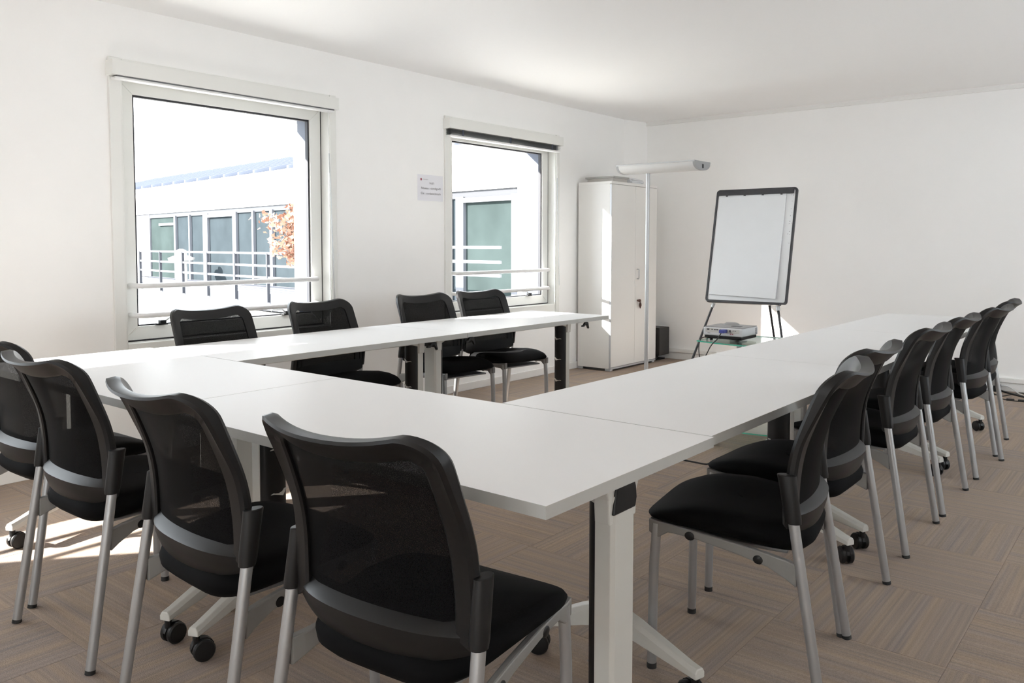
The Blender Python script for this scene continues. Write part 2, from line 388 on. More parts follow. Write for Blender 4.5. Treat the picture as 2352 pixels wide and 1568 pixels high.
# ------------------------------------------------------------------ tables
TZ = .735; TT = .027
def caster(b_name, parent, p, ang, metal_m='plastic_black'):
    b = MB(); c, s_ = math.cos(ang), math.sin(ang)
    ax = Vector((c, s_, 0)); fw_ = Vector((-s_, c, 0)); o = Vector((p[0], p[1], 0)) + fw_ * .018
    for sg in (-1, 1):
        rr = []
        for off, r_ in ((.006, .026), (.008, .032), (.020, .033), (.025, .029), (.026, .020)):
            cc = o + ax * sg * off + Vector((0, 0, .033))
            rr.append([tuple(cc + fw_ * r_ * math.cos(2 * math.pi * k / 20) + Vector((0, 0, 1)) * r_ * math.sin(2 * math.pi * k / 20)) for k in range(20)])
        b.rings(rr)
    # hood between the wheels and the stem
    rr = []
    for k in range(7):
        a = R(20 + k * 25); rr.append([tuple(o + ax * w_ + fw_ * r_ * math.cos(a) + Vector((0, 0, .033 + r_ * math.sin(a)))) for w_, r_ in ((-.006, .020), (.006, .020), (.006, .035), (-.006, .035))])
    b.rings(rr)
    b.tube([(p[0], p[1], .045), (p[0], p[1], .085)], .011, 10)
    return b.build(b_name, metal_m, parent, smooth=35)
def make_table(name, loc, rz, L, D, label, legs, levers=True, lever_side=1):
    """local frame: length along x, depth along y, centred; legs = [(sign, [(dx,dy) arm ends])]"""
    t = empty(name, loc, rz)
    tb = MB(); hl, hd = L / 2, D / 2
    v = [(-hl, -hd, TZ - TT), (hl, -hd, TZ - TT), (hl, hd, TZ - TT), (-hl, hd, TZ - TT), (-hl, -hd, TZ), (hl, -hd, TZ), (hl, hd, TZ), (-hl, hd, TZ)]
    tb.add(v, [(0, 3, 2, 1), (4, 5, 6, 7)], 0); tb.add(v, [(0, 1, 5, 4), (1, 2, 6, 5), (2, 3, 7, 6), (3, 0, 4, 7)], 1)
    tb.build('table_top', None, t, mats=['table_white', 'edge_band'], bevel=.0015, seg=1)
    xb = hl - .115
    bm_ = MB(); prof = [(-.045, TZ - TT), (.045, TZ - TT), (.045, TZ - .055), (.030, TZ - .085), (-.030, TZ - .085), (-.045, TZ - .055)]
    bm_.prism(prof, lambda a, c: (-xb, a, c), lambda a, c: (xb, a, c)); bm_.build('beam', 'alu_white', t, bevel=.004)
    for sg, arms in legs:
        xc = sg * (hl - .075)                     # column centre
        cl = MB(); o_ = xc + sg * .028; i_ = xc - sg * .022
        hw = .050
        prof = [(o_ - sg * .008, -hw), (o_, -hw + .010), (o_, hw - .010), (o_ - sg * .008, hw), (i_, hw), (i_, hw - .012), (i_ + sg * .014, hw - .016), (i_ + sg * .014, -hw + .016), (i_, -hw + .012), (i_, -hw)]
        cl.prism(prof, lambda a, c: (a, c, .10), lambda a, c: (a, c, .665))
        leg = cl.build('leg', 'alu_white', t, bevel=.002)
        # head casting
        hd_ = MB(); n = 12
        hd_.prism([(-.085, TZ - TT), (.085, TZ - TT), (.062, .66), (.058, .60), (-.058, .60), (-.062, .66)],
                  lambda a, c: (i_ + sg * .004, a, c), lambda a, c: (o_ - sg * .004, a, c))
        hd_.prism([(xc - sg * .02, TZ - TT), (xc - sg * .16, TZ - TT), (xc - sg * .16, TZ - .05), (xc - sg * .02, .64)],
                  lambda a, c: (a, -.05, c), lambda a, c: (a, .05, c))
        hd_.build('leg_head', 'alu_white', leg, bevel=.004)
        cap = MB(); prof = []
        prof = [(-.050, .622), (.046, .622), (.052, .645), (.048, .672), (.036, .704), (-.030, .704), (-.040, .670)]
        cap.prism(prof, lambda a, c: (o_ - sg * .010, a, c), lambda a, c: (o_ + sg * .003, a, c)); cap.build('end_cap', 'plastic_black', leg, bevel=.004)
        # black cable cover on the inner side
        cv = MB(); n = 10; rr = []
        for z in (.15, .648):
            rr.append([(i_ - sg * (.002 + .034 * math.sin(math.pi * k / n)), -.047 * math.cos(math.pi * k / n), z) for k in range(n + 1)])
        cv.rings([r_ + [(i_ + sg * .010, .047, r_[0][2]), (i_ + sg * .010, -.047, r_[0][2])] for r_ in rr])
        cv.build('cable_cover', 'plastic_black', leg, smooth=40)
        for z in (.25, .405, .555):
            MB().add([(i_ - sg * .034, -.028, z), (i_ - sg * .040, .008, z - .008), (i_ - sg * .030, .036, z + .012), (i_ - sg * .032, .020, z - .014), (i_ - sg * .030, -.028, z - .004), (i_ - sg * .026, .02, z)],
                     [(0, 1, 2), (0, 3, 1), (1, 3, 2), (0, 4, 3), (3, 5, 2), (0, 2, 5), (0, 5, 4), (4, 5, 3)]).build('cable_clip', 'alu_white', leg, smooth=60)
        hub = MB().box(xc - .032, xc + .032, -.06, .06, .085, .175); hub.build('base_hub', 'alu_white', leg, bevel=.012)
        for (dx, dy) in arms:
            e = Vector((xc + dx, dy)); s0 = Vector((xc, 0)); d = (e - s0).normalized(); nrm = Vector((-d.y, d.x)); rr = []
            for f_, wd, zt, zb in ((.0, .026, .172, .100), (.35, .024, .155, .098), (.96, .018, .112, .082), (1.0, .018, .108, .080)):
                p = s0.lerp(e, f_)
                if f_ == 1.0: p = e + d * .016
                rr.append([(p.x + nrm.x * a, p.y + nrm.y * a, z) for a, z in ((-wd, zb), (wd, zb), (wd, zt - .012), (wd * .6, zt), (-wd * .6, zt), (-wd, zt - .012))])
            MB().rings(rr).build('foot_arm', 'alu_white', leg, bevel=.003)
            ca = random.uniform(-.5, .5) + math.atan2(d.y, d.x) + 1.2
            caster('caster', leg, (e.x, e.y), ca)
        if levers:
            yl = lever_side * (hd - .03); lx = sg * (hl - (.05 if sg < 0 else .26))
            if lever_side: pass
            lv = MB(); pts = [(-.038, .0), (-.030, .004), (-.018, .006), (-.006, .020), (.012, .026), (.032, .020), (.036, .002), (.044, -.020), (.036, -.024), (.026, -.006), (.010, .008), (-.004, .002), (-.016, -.006), (-.036, -.006)]
            lv.prism(pts, lambda a, c: (lx + a, yl - .008, TZ - TT - .028 + c), lambda a, c: (lx + a, yl + .008, TZ - TT - .028 + c))
            lv.build('release_lever', 'plastic_black', t, bevel=.002)
    return tag(t, label, 'table', 'white flip-top tables set in a U')
y0, y1 = 1.2541, 1.9925
DF = y1 - y0; yc = (y0 + y1) / 2
A = .155
make_table('flip_top_table', ((-3.8939 - 2.4608) / 2, yc, 0), 0, 1.4321, DF, 'white table at the left end of the near row, in the sun', [(-1, [(.17, -.35), (-.1, .33)]), (1, [(.14, -.36), (-.14, .36)])], False)
make_table('flip_top_table', ((-2.4588 - .9315) / 2, yc, 0), 0, 1.5263, DF, 'white table at the near corner, its bare corner pointing at the camera', [(-1, [(.15, -.36), (-.14, .36)]), (1, [(.0, -.34), (-.01, .12)])], False)
# window row : local x -> world +Y, local -y -> world +X
def row_y(x0, x1, ya, yb, label, legs, levers, side): return make_table('flip_top_table', ((x0 + x1) / 2, (ya + yb) / 2, 0), R(90), yb - ya, x1 - x0, label, legs, levers, side)
row_y(-3.8566, -3.149, 1.9965, 3.4787, 'white table beside the larger window, first of the window row', [(-1, [(.12, -.33), (.12, .33)]), (1, [(-.12, -.33), (-.12, .33)])], True, -1)
row_y(-3.8566, -3.149, 3.4807, 4.9834, 'white table at the far end of the window row, near the cabinet', [(-1, [(.12, -.33), (.12, .33)]), (1, [(-.05, -.33), (.0, .18)])], True, -1)
row_y(-1.6594, -.9419, 1.9965, 3.508, 'white table starting the long right row behind the near corner', [(-1, [(-.09, -.33), (-.13, .19)]), (1, [(-.18, -.34), (-.15, .33)])], False, -1)
row_y(-1.6594, -.9419, 3.510, 5.0362, 'white table in the middle of the long right row', [(-1, [(-.14, -.34), (.15, .33)]), (1, [(-.15, -.34), (-.15, .33)])], False, -1)
row_y(-1.6594, -.9419, 5.0382, 6.4475, 'white table at the far end of the long right row', [(-1, [(-.15, -.34), (.15, .33)]), (1, [(-.20, -.31), (-.15, .33)])], False, -1)

# ------------------------------------------------------------------ chairs
def lerp_tab(tab, x):
    """smooth (Catmull-Rom) interpolation through the table"""
    if x <= tab[0][0]: return tab[0][1]
    if x >= tab[-1][0]: return tab[-1][1]
    for i in range(len(tab) - 1):
        x0, y0 = tab[i]; x1, y1 = tab[i + 1]
        if x <= x1:
            xm, ym = tab[i - 1] if i else (2 * x0 - x1, 2 * y0 - y1); xp, yp = tab[i + 2] if i + 2 < len(tab) else (2 * x1 - x0, 2 * y1 - y0)
            m0 = (y1 - ym) / (x1 - xm); m1 = (yp - y0) / (xp - x0); h = x1 - x0; t = (x - x0) / h
            return (2 * t ** 3 - 3 * t * t + 1) * y0 + (t ** 3 - 2 * t * t + t) * h * m0 + (3 * t * t - 2 * t ** 3) * y1 + (t ** 3 - t * t) * h * m1
YC = [(.44, -.186), (.50, -.190), (.60, -.194), (.70, -.212), (.80, -.252), (.86, -.286), (.92, -.322)]   # centre line of the back
YE = [(.44, -.150), (.50, -.150), (.62, -.152), (.70, -.164), (.80, -.198), (.86, -.222), (.92, -.250)]   # its sides
def back_y(u, z):
    k = abs(u) ** 2.2
    return lerp_tab(YC, z) * (1 - k) + lerp_tab(YE, z) * k
def half_w(z): return lerp_tab([(.44, .226), (.52, .236), (.66, .233), (.80, .226), (.90, .222)], z)
ZTOP = lambda u: .882 + .016 * abs(u) ** 2
ZBOT = lambda u: .452 + .040 * abs(u) ** 3
def back_pt(u, v, off=0.0):
    """u,v in -1..1 / 0..1, rounded corners at the top"""
    zt, zb = ZTOP(u), ZBOT(u); z = zb + (zt - zb) * v
    hw = half_w(z); rr = .062
    x = u * hw
    dz = z - (zt - rr)
    if dz > 0:
        shrink = rr - math.sqrt(max(0, rr * rr - dz * dz)); x -= math.copysign(shrink, u) * min(1, max(0, (abs(u) - .60) / .40)) if u else 0
    return Vector((x, back_y(u, z) + off, z))
def make_chair():
    t = empty('mesh_chair')
    # ---- back frame: curved U of rounded section, closed below by the lumbar band
    fr = MB(); RO, RI, WD, ZT = .058, .028, .046, .906
    def crown(x): return -.016 * (1 - min(1, abs(x) / .165) ** 2.4)          # slight dip along the top edge
    st = []
    n_s, n_c, n_t = 16, 9, 18
    for i in range(n_s):                                                    # left side going up
        z = .490 + (ZT - RO - .490) * i / n_s; hw = half_w(z); st.append(((-hw, z), (-hw + WD * .92, max(z, .520))))
    def corner(sx, a0, a1):
        out = []
        for i in range(n_c + 1):
            a = R(a0 + (a1 - a0) * i / n_c); cx, cz = sx * (half_w(ZT - RO) - RO), ZT - RO
            ix, iz = sx * (half_w(ZT - RO) - WD * .92 - RI), ZT - WD - RI
            out.append(((cx + RO * math.cos(a), cz + RO * math.sin(a)), (ix + RI * math.cos(a), iz + RI * math.sin(a))))
        return out
    st += corner(-1, 180, 90)
    xo = half_w(ZT - RO) - RO; xi = half_w(ZT - RO) - WD * .92 - RI
    for i in range(1, n_t):
        f_ = -1 + 2 * i / n_t; st.append(((xo * f_, ZT + crown(xo * f_) - crown(xo)), (xi * f_, ZT - WD + crown(xo * f_) - crown(xo))))
    st += corner(1, 90, 0)
    for i in range(n_s - 1, -1, -1):
        z = .490 + (ZT - RO - .490) * i / n_s; hw = half_w(z); st.append(((hw, z), (hw - WD * .92, max(z, .520))))
    Yv = Vector((0, 1, 0)); rr = []
    def on_back(x, z): return Vector((x, back_y(max(-1, min(1, x / half_w(z))), z), z))
    for (ox_, oz_), (ix_, iz_) in st:
        O, I = on_back(ox_, oz_), on_back(ix_, iz_); d = (I - O); dn = d.normalized()
        lip = .014 * max(0, min(1, (oz_ - .72) / .14))
        rr.append([tuple(p) for p in (O + Yv * .009, O - dn * .005 - Yv * .001, O - dn * .002 - Yv * (.011 + lip), O + dn * .006 - Yv * (.016 + lip), O + d * .42 - Yv * (.014 + lip * .25), I - dn * .006 - Yv * .010, I - Yv * .004, I + Yv * .008, O + d * .5 + Yv * .011)])
    fr.rings(rr)
    rr = []
    for i in range(33):
        u = -1 + 2 * i / 32; x = u * .231; zb = .452 + .034 * abs(u) ** 3; y = back_y(u, .50); e = 1 - .75 * abs(u) ** 5
        rr.append([(x, y + a * (e if a < 0 else 1), z) for a, z in ((.016, .547), (-.019, .5225), (-.0240, .517), (-.0205, .495), (-.011, zb + .010), (-.004, zb), (.006, zb), (.014, zb + .01))])
    fr.rings(rr)
    fo = fr.build('back_frame', 'chair_plastic', t, smooth=26)
    ui, vtop, vbot = .80, .915, .185
    # ---- mesh panel
    mp = MB(); rows = []
    for j in range(15):
        v = vbot - .02 + (vtop + .015 - vbot + .02) * j / 14
        rows.append([tuple(back_pt(-ui - .06 + (2 * ui + .12) * i / 16, v, .003)) for i in range(17)])
    mp.rings(rows, cap=False, closed=False)
    mp.build('back_mesh', 'mesh_fabric', t, smooth=60)
    # ---- seat
    st_ = MB(); n = 44
    def outline(k, inset):
        a = 2 * math.pi * k / n; ca, sa = math.cos(a), math.sin(a)
        e = 2 / 4.4
        x = math.copysign(abs(ca) ** e, ca); y = math.copysign(abs(sa) ** e, sa)
        yy = .035 + y * (.238 - inset); wdt = .232 if y > 0 else .232 - .030 * (-y)
        return x * (wdt - inset), yy
    def zsurf(x, y, base):
        f_ = max(0, (y - .08) / .19)
        return base - .035 * f_ ** 2 + .012 * (abs(x) / .23) ** 2 * (1 - .6 * f_)
    rr = []
    for inset, kind in ((.060, 'b'), (.022, 'b1'), (.003, 'm0'), (0.0, 'm'), (.007, 'm2'), (.022, 't'), (.06, 't2'), (.11, 't3'), (.17, 't4'), (.215, 't5')):
        ring = []
        for k in range(n):
            x, y = outline(k, inset); rear = max(0, (.05 - y) / .25)
            bz = .436 - .038 * min(1, rear * 1.1)
            tz = zsurf(x, y, .487 - .014 * rear)
            z = {'b': bz - .004, 'b1': bz, 'm0': bz + (tz - bz) * .25, 'm': bz + (tz - bz) * .5, 'm2': bz + (tz - bz) * .78, 't': tz - .004, 't2': tz, 't3': tz, 't4': tz - .002, 't5': tz - .003}[kind]
            ring.append((x, y, z))
        rr.append(ring)
    st_.rings(rr); st_.build('seat', 'chair_fabric', t, smooth=60)
    pan = MB().box(-.17, .17, -.14, .20, .395, .405); pan.build('seat_pan', 'chair_bracket', t, bevel=.004)
    # ---- legs
    for sg in (-1, 1):
        foot = Vector((sg * .260, -.250, 0)); top = Vector((sg * .243, -.146, .634)); d = (top - foot)
        p51 = foot + d * (.515 / .634)
        lg = MB().tube([foot + d * .012, p51], .0140, 14).build('leg', 'chair_metal', t, smooth=40)
        MB().tube([foot, foot + d * .018], .0146, 14).build('foot_cap', 'rubber', lg, smooth=40)
        sl = MB(); rr = []
        for f_, a_, b_ in ((.0, .0175, .020), (.05, .0185, .022), (.85, .0165, .024), (.985, .0155, .025), (1.0, .0135, .023)):
            c = p51 + (top - p51) * f_ - (d * .012 if f_ == 0 else Vector())
            rr.append([(c.x + a_ * math.cos(2 * math.pi * k / 16), c.y + b_ * math.sin(2 * math.pi * k / 16), c.z) for k in range(16)])
        sl.rings(rr)
        # web joining the sleeve to the back frame
        web = []
        for z in (.505, .545, .60, .632):
            c = p51.lerp(top, (z - .515) / .119)
            xi = sg * (half_w(z) - .018)
            web.append([(c.x, c.y - .014, z), (xi, back_y(1, z) - .010, z), (xi, back_y(1, z) + .010, z), (c.x, c.y + .014, z)])
        sl.rings(web)
        sl.build('leg_sleeve', 'chair_plastic', t, smooth=40)
        lf = MB().tube([(sg * .205, .232, .012), (sg * .203, .229, .300), (sg * .200, .222, .432)], .0138, 14).build('leg', 'chair_metal', t, smooth=40)
        MB().tube([(sg * .205, .232, 0), (sg * .205, .232, .016)], .0143, 14).build('foot_cap', 'rubber', lf, smooth=40)
        # side bracket from front leg to rear leg
        br = MB(); rr = []
        for y, zt, zb, xx, th in ((.244, .445, .405, .200, .010), (.215, .440, .392, .200, .012), (.185, .438, .412, .202, .010), (.10, .430, .406, .208, .009), (-.02, .418, .388, .218, .009),
                                  (-.10, .410, .372, .228, .009), (-.15, .404, .352, .238, .010), (-.178, .400, .338, .247, .010)):
            rr.append([(sg * xx + a, y, z) for a, z in ((-th, zb), (th, zb), (th, zt), (-th, zt))])
        br.rings(rr); bo = br.build('side_bracket', 'chair_bracket', t, bevel=.004)
        for y, z, xx in ((.12, .414, .214), (-.075, .388, .232)):
            c = Vector((sg * xx, y, z)); ring = []
            for x_, r_ in ((-.004, .0125), (.002, .0125), (.004, .009)):
                ring.append([(c.x + sg * x_, c.y + r_ * 1.2 * math.cos(2 * math.pi * k / 14), c.z + r_ * math.sin(2 * math.pi * k / 14)) for k in range(14)])
            MB().rings(ring).build('bolt_cap', 'plastic_black', bo, smooth=40)
    tag(t, 'black mesh-back chair', 'chair')
    return t
proto = make_chair(); first = [True]
def place_chair(x, y, face, label, group):
    """face: heading of the chair's front, degrees from +Y anticlockwise"""
    o = proto if first[0] else copy_tree(proto)
    first[0] = False
    o.location = (x, y, 0); o.rotation_euler = (0, 0, R(face)); tag(o, label, 'chair', group); return o
gF, gR, gL = 'chairs along the near row', 'chairs along the long right row', 'chairs by the windows'
place_chair(-1.225, 1.236, 5.5, 'black mesh chair nearest the camera, back filling the lower centre', gF)
place_chair(-1.868, 1.228, -2.8, 'black mesh chair of the near row, left neighbour of the nearest one', gF)
place_chair(-2.665, 1.276, 0.5, 'black mesh chair of the near row, between the cut-off leftmost one and its right neighbour', gF)
place_chair(-3.272, 1.345, 1.5, 'black mesh chair cut off by the left picture edge', gF)
place_chair(-.972, 2.331, 100.4, 'black mesh chair turned slightly out, nearest of the right row, whole seat visible', gR)
place_chair(-1.040, 2.895, 90, 'black mesh chair second from the camera in the right row', gR)
place_chair(-1.050, 3.730, 90, 'black mesh chair third from the camera in the right row', gR)
place_chair(-1.048, 4.370, 90, 'black mesh chair fourth from the camera in the right row', gR)
place_chair(-1.022, 5.157, 85.5, 'black mesh chair fifth from the camera in the right row', gR)
place_chair(-1.055, 5.738, 92, 'black mesh chair farthest down the right row, beside the back wall', gR)
place_chair(-3.700, 2.350, -90, 'black mesh chair in front of the larger window, leftmost by the wall', gL)
place_chair(-3.700, 3.055, -90, 'black mesh chair at the right edge of the larger window', gL)
place_chair(-3.705, 3.890, -97, 'black mesh chair against the wall strip left of the farther window', gL)
place_chair(-3.705, 4.470, -97, 'black mesh chair right below the farther window', gL)

# ------------------------------------------------------------------ cabinet
cx0, cx1, cy0, cy1, cz0, cz1 = -4.655, -4.2677, 6.7885, 7.675, .026, 1.852
t = empty('storage_cabinet', ((cx0 + cx1) / 2, (cy0 + cy1) / 2, 0)); tag(t, 'tall white two-door storage cabinet standing against the window wall', 'cabinet')
ox, oy = t.location.x, t.location.y
def loc(b):
    b.v = [(x - ox, y - oy, z) for x, y, z in b.v]; return b
loc(MB().box(cx0, cx1 - .020, cy0, cy1, cz0, cz1 - .026)).build('body', 'cabinet_white', t, bevel=.002)
loc(MB().box(cx0, cx1, cy0 - .001, cy1 + .001, cz1 - .026, cz1)).build('top_board', 'cabinet_white', t, bevel=.002)
yj = 7.240
d1 = loc(MB().box(cx1 - .018, cx1, cy0 + .006, yj - .0015, cz0 + .014, cz1 - .030)).build('door', 'cabinet_white', t, bevel=.0015)
d2 = loc(MB().box(cx1 - .018, cx1, yj + .0015, cy1 - .002, cz0 + .014, cz1 - .030)).build('door', 'cabinet_white', t, bevel=.0015)
loc(MB().box(cx1 - .019, cx1 - .001, cy0 - .0005, cy0 + .005, cz0, cz1 - .03)).build('edge_strip', 'cabinet_alu', t)
loc(MB().box(cx1 - .03, cx1 - .001, cy0, cy1, cz0 - .006, cz0 + .010)).build('plinth_strip', 'cabinet_alu', t)
loc(MB().box(cx0 + .01, cx1 - .035, cy0 + .012, cy1 - .012, .004, cz0)).build('plinth', 'gap_dark', t)
for fx, fy in ((cx0 + .03, cy0 + .03), (cx1 - .04, cy0 + .03), (cx0 + .03, cy1 - .03), (cx1 - .04, cy1 - .03)):
    loc(MB().box(fx - .03, fx + .03, fy - .025, fy + .025, 0, cz0)).build('foot', 'cabinet_alu', t, bevel=.003)
loc(MB().tube([(cx1, 7.277, .990), (cx1 + .022, 7.277, .990), (cx1 + .024, 7.277, .985), (cx1 + .024, 7.277, .900), (cx1 + .022, 7.277, .894), (cx1, 7.277, .894)], .0055, 8)).build('handle', 'lamp_grey', d2, smooth=50)
k = loc(MB().tube([(cx1, 7.289, .672), (cx1 + .008, 7.289, .672), (cx1 + .026, 7.289, .671), (cx1 + .036, 7.289, .671)], [.010, .010, .016, .014], 10)).build('lock', 'key_brown', d2, smooth=50)
loc(MB().tube([(cx1 + .02, 7.312, .655), (cx1 + .021, 7.312, .640), (cx1 + .021, 7.313, .625), (cx1 + .02, 7.313, .612), (cx1 + .02, 7.313, .590)], [.006, .014, .016, .013, .003], 8, flat=.5)).build('key', 'key_brown', d2, smooth=50)
# flat things on the cabinet
t = empty('flat_box', (-4.43, 6.96, cz1)); tag(t, 'flat pale carton lying on top of the white cabinet', 'box')
MB().box(-.16, .14, -.11, .15, 0, .034).build('tray', 'carton', t, bevel=.002)
MB().box(-.175, .155, -.125, .165, .034, .052).build('lid', 'paper_dark', t, bevel=.002)
t = tag(empty('paper_stack', (-4.40, 7.30, cz1), R(8)), 'low stack of white paper packs on the cabinet behind the flat carton', 'paper')
for k in range(3):
    p = MB().box(-.12, .11, -.15, .15, .017 * k, .017 * k + .016).build('paper_pack', 'paper', t, bevel=.003); p.rotation_euler = (0, 0, R(random.uniform(-6, 6)))

# ------------------------------------------------------------------ floor lamp
t = tag(empty('floor_lamp', (-3.766, 6.6, 0)), 'silver uplighter floor lamp with a long trough head in front of the cabinet', 'lamp')
MB().rings([[(r_ * math.cos(2 * math.pi * k / 32), r_ * .8 * math.sin(2 * math.pi * k / 32), z) for k in range(32)] for r_, z in ((.15, 0), (.15, .010), (.145, .014), (.05, .018), (.024, .03))]).build('base', 'lamp_grey', t, smooth=40)
MB().tube([(0, 0, .02), (0, 0, 1.895)], .0185, 18).build('pole', 'lamp_grey', t, smooth=40)
# trough head along x, curved section in y
ya, yb2 = -.02, .26; yh = -.13; hw = .145
def trough(off, z0_):
    n = 12; return [(-hw * math.cos(math.pi * k / n) * (1 - off), 1.952 - (.070 - off * .1) * math.sin(math.pi * k / n) ** .8 + z0_) for k in range(n + 1)]
sec = trough(0, 0); inn = [(a * .95, b + .006) for a, b in sec]
xl, xr = -.225, .515
MB().rings([[(x, a, z) for a, z in sec + list(reversed(inn))] for x in (xl, xr)]).build('lamp_shade', 'lamp_white', t, smooth=40)
for x0_, x1_ in ((xl - .022, xl), (xr, xr + .024)):
    fill = sec + [(a, 1.960) for a, _ in reversed(sec)]
    MB().rings([[(x, a * 1.01, z - .001) for a, z in fill] for x in (x0_, x1_)]).build('end_cap', 'lamp_cap', t, smooth=40)
for s_ in (-1, 1):
    MB().box(xl - .02, xr + .02, s_ * hw - .008, s_ * hw + .008, 1.949, 1.962).build('rim', 'lamp_grey', t, bevel=.003)
MB().box(-.19, .48, -.03, .03, 1.915, 1.922).build('tube_reflector', 'lamp_white', t)
cap = MB().box(xr + .022, xr + .027, -.012, .012, 1.900, 1.935).build('switch', 'plastic_black', t, bevel=.003)

# ------------------------------------------------------------------ flip chart
t = empty('flip_chart', (-2.889, 6.70, 0)); tag(t, 'flip chart easel with blank paper pad in front of the back wall', 'flip chart')
Wb = .733; yb_, yt_, zb_, zt_ = 6.75 - 6.70, 6.966 - 6.70, .735, 1.725
up = Vector((0, yt_ - yb_, zt_ - zb_)); Hb = up.length; up.normalize(); nf = Vector((0, -up.z, up.y)); org = Vector((0, yb_, zb_)); rx = Vector((1, 0, 0))
def bp(a, h, d=0): return tuple(org + rx * a + up * h + nf * d)
def board_poly(wd, h0, h1, r_, n=6):
    pts = []
    for cx_, cy_, a0 in ((wd / 2 - r_, h0 + r_, -90), (wd / 2 - r_, h1 - r_, 0), (-wd / 2 + r_, h1 - r_, 90), (-wd / 2 + r_, h0 + r_, 180)):
        for k in range(n + 1):
            a = R(a0 + 90 * k / n); pts.append((cx_ + r_ * math.cos(a), cy_ + r_ * math.sin(a)))
    return pts
MB().prism(board_poly(Wb - .03, .012, Hb - .012, .02), lambda a, h: bp(a, h, 0), lambda a, h: bp(a, h, .008)).build('board', 'board_white', t)
o_, i_ = board_poly(Wb, 0, Hb, .03), board_poly(Wb - .036, .018, Hb - .018, .016)
fr = MB(); n = len(o_); rr = [[bp(*o_[k % n], -.004), bp(*o_[k % n], .016), bp(*i_[k % n], .016), bp(*i_[k % n], -.004)] for k in range(n + 1)]
fr.rings(rr, cap=False); fr.build('board_frame', 'board_black', t, smooth=40)
MB().prism([(-Wb / 2 + .02, Hb - .056), (Wb / 2 - .03, Hb - .056), (Wb / 2 - .03, Hb - .014), (-Wb / 2 + .02, Hb - .014)], lambda a, h: bp(a, h, .010), lambda a, h: bp(a, h, .032)).build('clamp_bar', 'board_black', t, bevel=.005)
pd = MB(); rows = []
for j in range(17):
    f_ = j / 16; row = []
    for i in range(13):
        g = i / 12; a = -Wb / 2 + .032 + g * (Wb - .125); h = Hb - .050 - f_ * (Hb - .050 - .066) + .010 * (1 - f_) * 0 - .022 * f_ * g
        d = .020 + .006 * f_ + .010 * f_ ** 3 * g ** 3 + .0022 * math.sin(g * 9 + f_ * 7) * math.sin(f_ * 5)
        row.append(bp(a, h, d))
    rows.append(row)
back = [[tuple(Vector(p) - nf * .010) for p in r_] for r_ in rows]
pd.rings(rows, cap=False, closed=False); pd.rings(back, cap=False, closed=False)
ed = [r_[-1] for r_ in rows] + list(reversed(rows[-1][:-1])) + [r_[0] for r_ in reversed(rows[:-1])]
eb = [r_[-1] for r_ in back] + list(reversed(back[-1][:-1])) + [r_[0] for r_ in reversed(back[:-1])]
pd.rings([ed, eb], cap=False, closed=False)
pd.build('paper_pad', 'paper', t, smooth=60)
for k in range(4):
    a = -.26 + k * .165; MB().prism([(a - .008, Hb - .066), (a + .008, Hb - .066), (a + .008, Hb - .05), (a - .008, Hb - .05)], lambda x, h: bp(x, h, .026), lambda x, h: bp(x, h, .034)).build('pad_hook', 'board_black', t)
tray = MB().prism([(-Wb / 2 + .03, -.008), (Wb / 2 - .05, -.008), (Wb / 2 - .05, .004), (-Wb / 2 + .03, .004)], lambda a, h: bp(a, h, .0), lambda a, h: bp(a, h, .045)).build('pen_tray', 'board_black', t, bevel=.003)
def leg(p, q, nm='leg'):
    P, Q = Vector(p), Vector(q); o = MB().tube([P, Q], .0105, 10).build(nm, 'board_black', t, smooth=40)
    d = (Q - P).normalized(); MB().tube([P - d * .01, P + d * .03], .017, 10).build('leg_joint', 'lamp_grey', o, smooth=40)
    MB().tube([Q - d * .02, Q], .014, 10).build('rubber_foot', 'rubber', o, smooth=40)
leg((-.290, .045, .715), (-.500, -.10, .012)); leg((.290, .045, .715), (.455, -.10, .012)); leg((.19, .10, .76), (.03, .80, .012))
# a few faint pen marks left on the margin of the board
pm = MB()
for k in range(14):
    a = Wb / 2 - .045 + random.uniform(-.012, .012); h = random.uniform(.30, .95)
    pm.prism([(a, h), (a + random.uniform(.004, .014), h), (a + .004, h + random.uniform(.002, .010))], lambda x, y: bp(x, y, .0082), lambda x, y: bp(x, y, .0088))
pm.build('pen_marks', 'ink_grey', t)

# ------------------------------------------------------------------ glass trolley with projector
t = empty('glass_trolley', (-2.03, 4.98, 0)); tag(t, 'glass trolley inside the table U carrying the projector', 'trolley')
def plate(zz, xw0, xw1, ya_, yb__, bow, th, nm):
    n = 14; pts = []
    for k in range(n + 1):
        f_ = k / n; pts.append((xw0 + (xw1 - xw0) * f_, ya_ + bow * (2 * f_ - 1) ** 2 * 1.0))
    pts += [(xw1, yb__), (xw0, yb__)]
    p = MB(); m = len(pts)
    v = [(a, c, zz - th) for a, c in pts] + [(a, c, zz) for a, c in pts]
    p.add(v, [tuple(range(m, 2 * m)), tuple(reversed(range(m)))], 0)
    p.add(v, [(k, (k + 1) % m, m + (k + 1) % m, m + k) for k in range(m)], 1)
    return p.build(nm, None, t, mats=['shelf_glass', 'glass_edge'])
plate(.632, -.34, .34, -.26, .30, .07, .008, 'glass_shelf'); plate(.125, -.30, .30, -.36, .24, .06, .008, 'glass_shelf')
for sx in (-.18, .18):
    MB().tube([(sx, .10, .03), (sx, .10, .62)], .016, 12).build('post', 'lamp_grey', t, smooth=40)
    MB().box(sx - .03, sx + .03, .02, .16, .600, .624).build('shelf_clamp', 'lamp_grey', t, bevel=.003)
    MB().box(sx - .02, sx + .02, -.30, .22, .055, .085).build('base_bar', 'lamp_grey', t, bevel=.004)
    for sy in (-.28, .20): caster('caster', t, (sx, sy), .4)
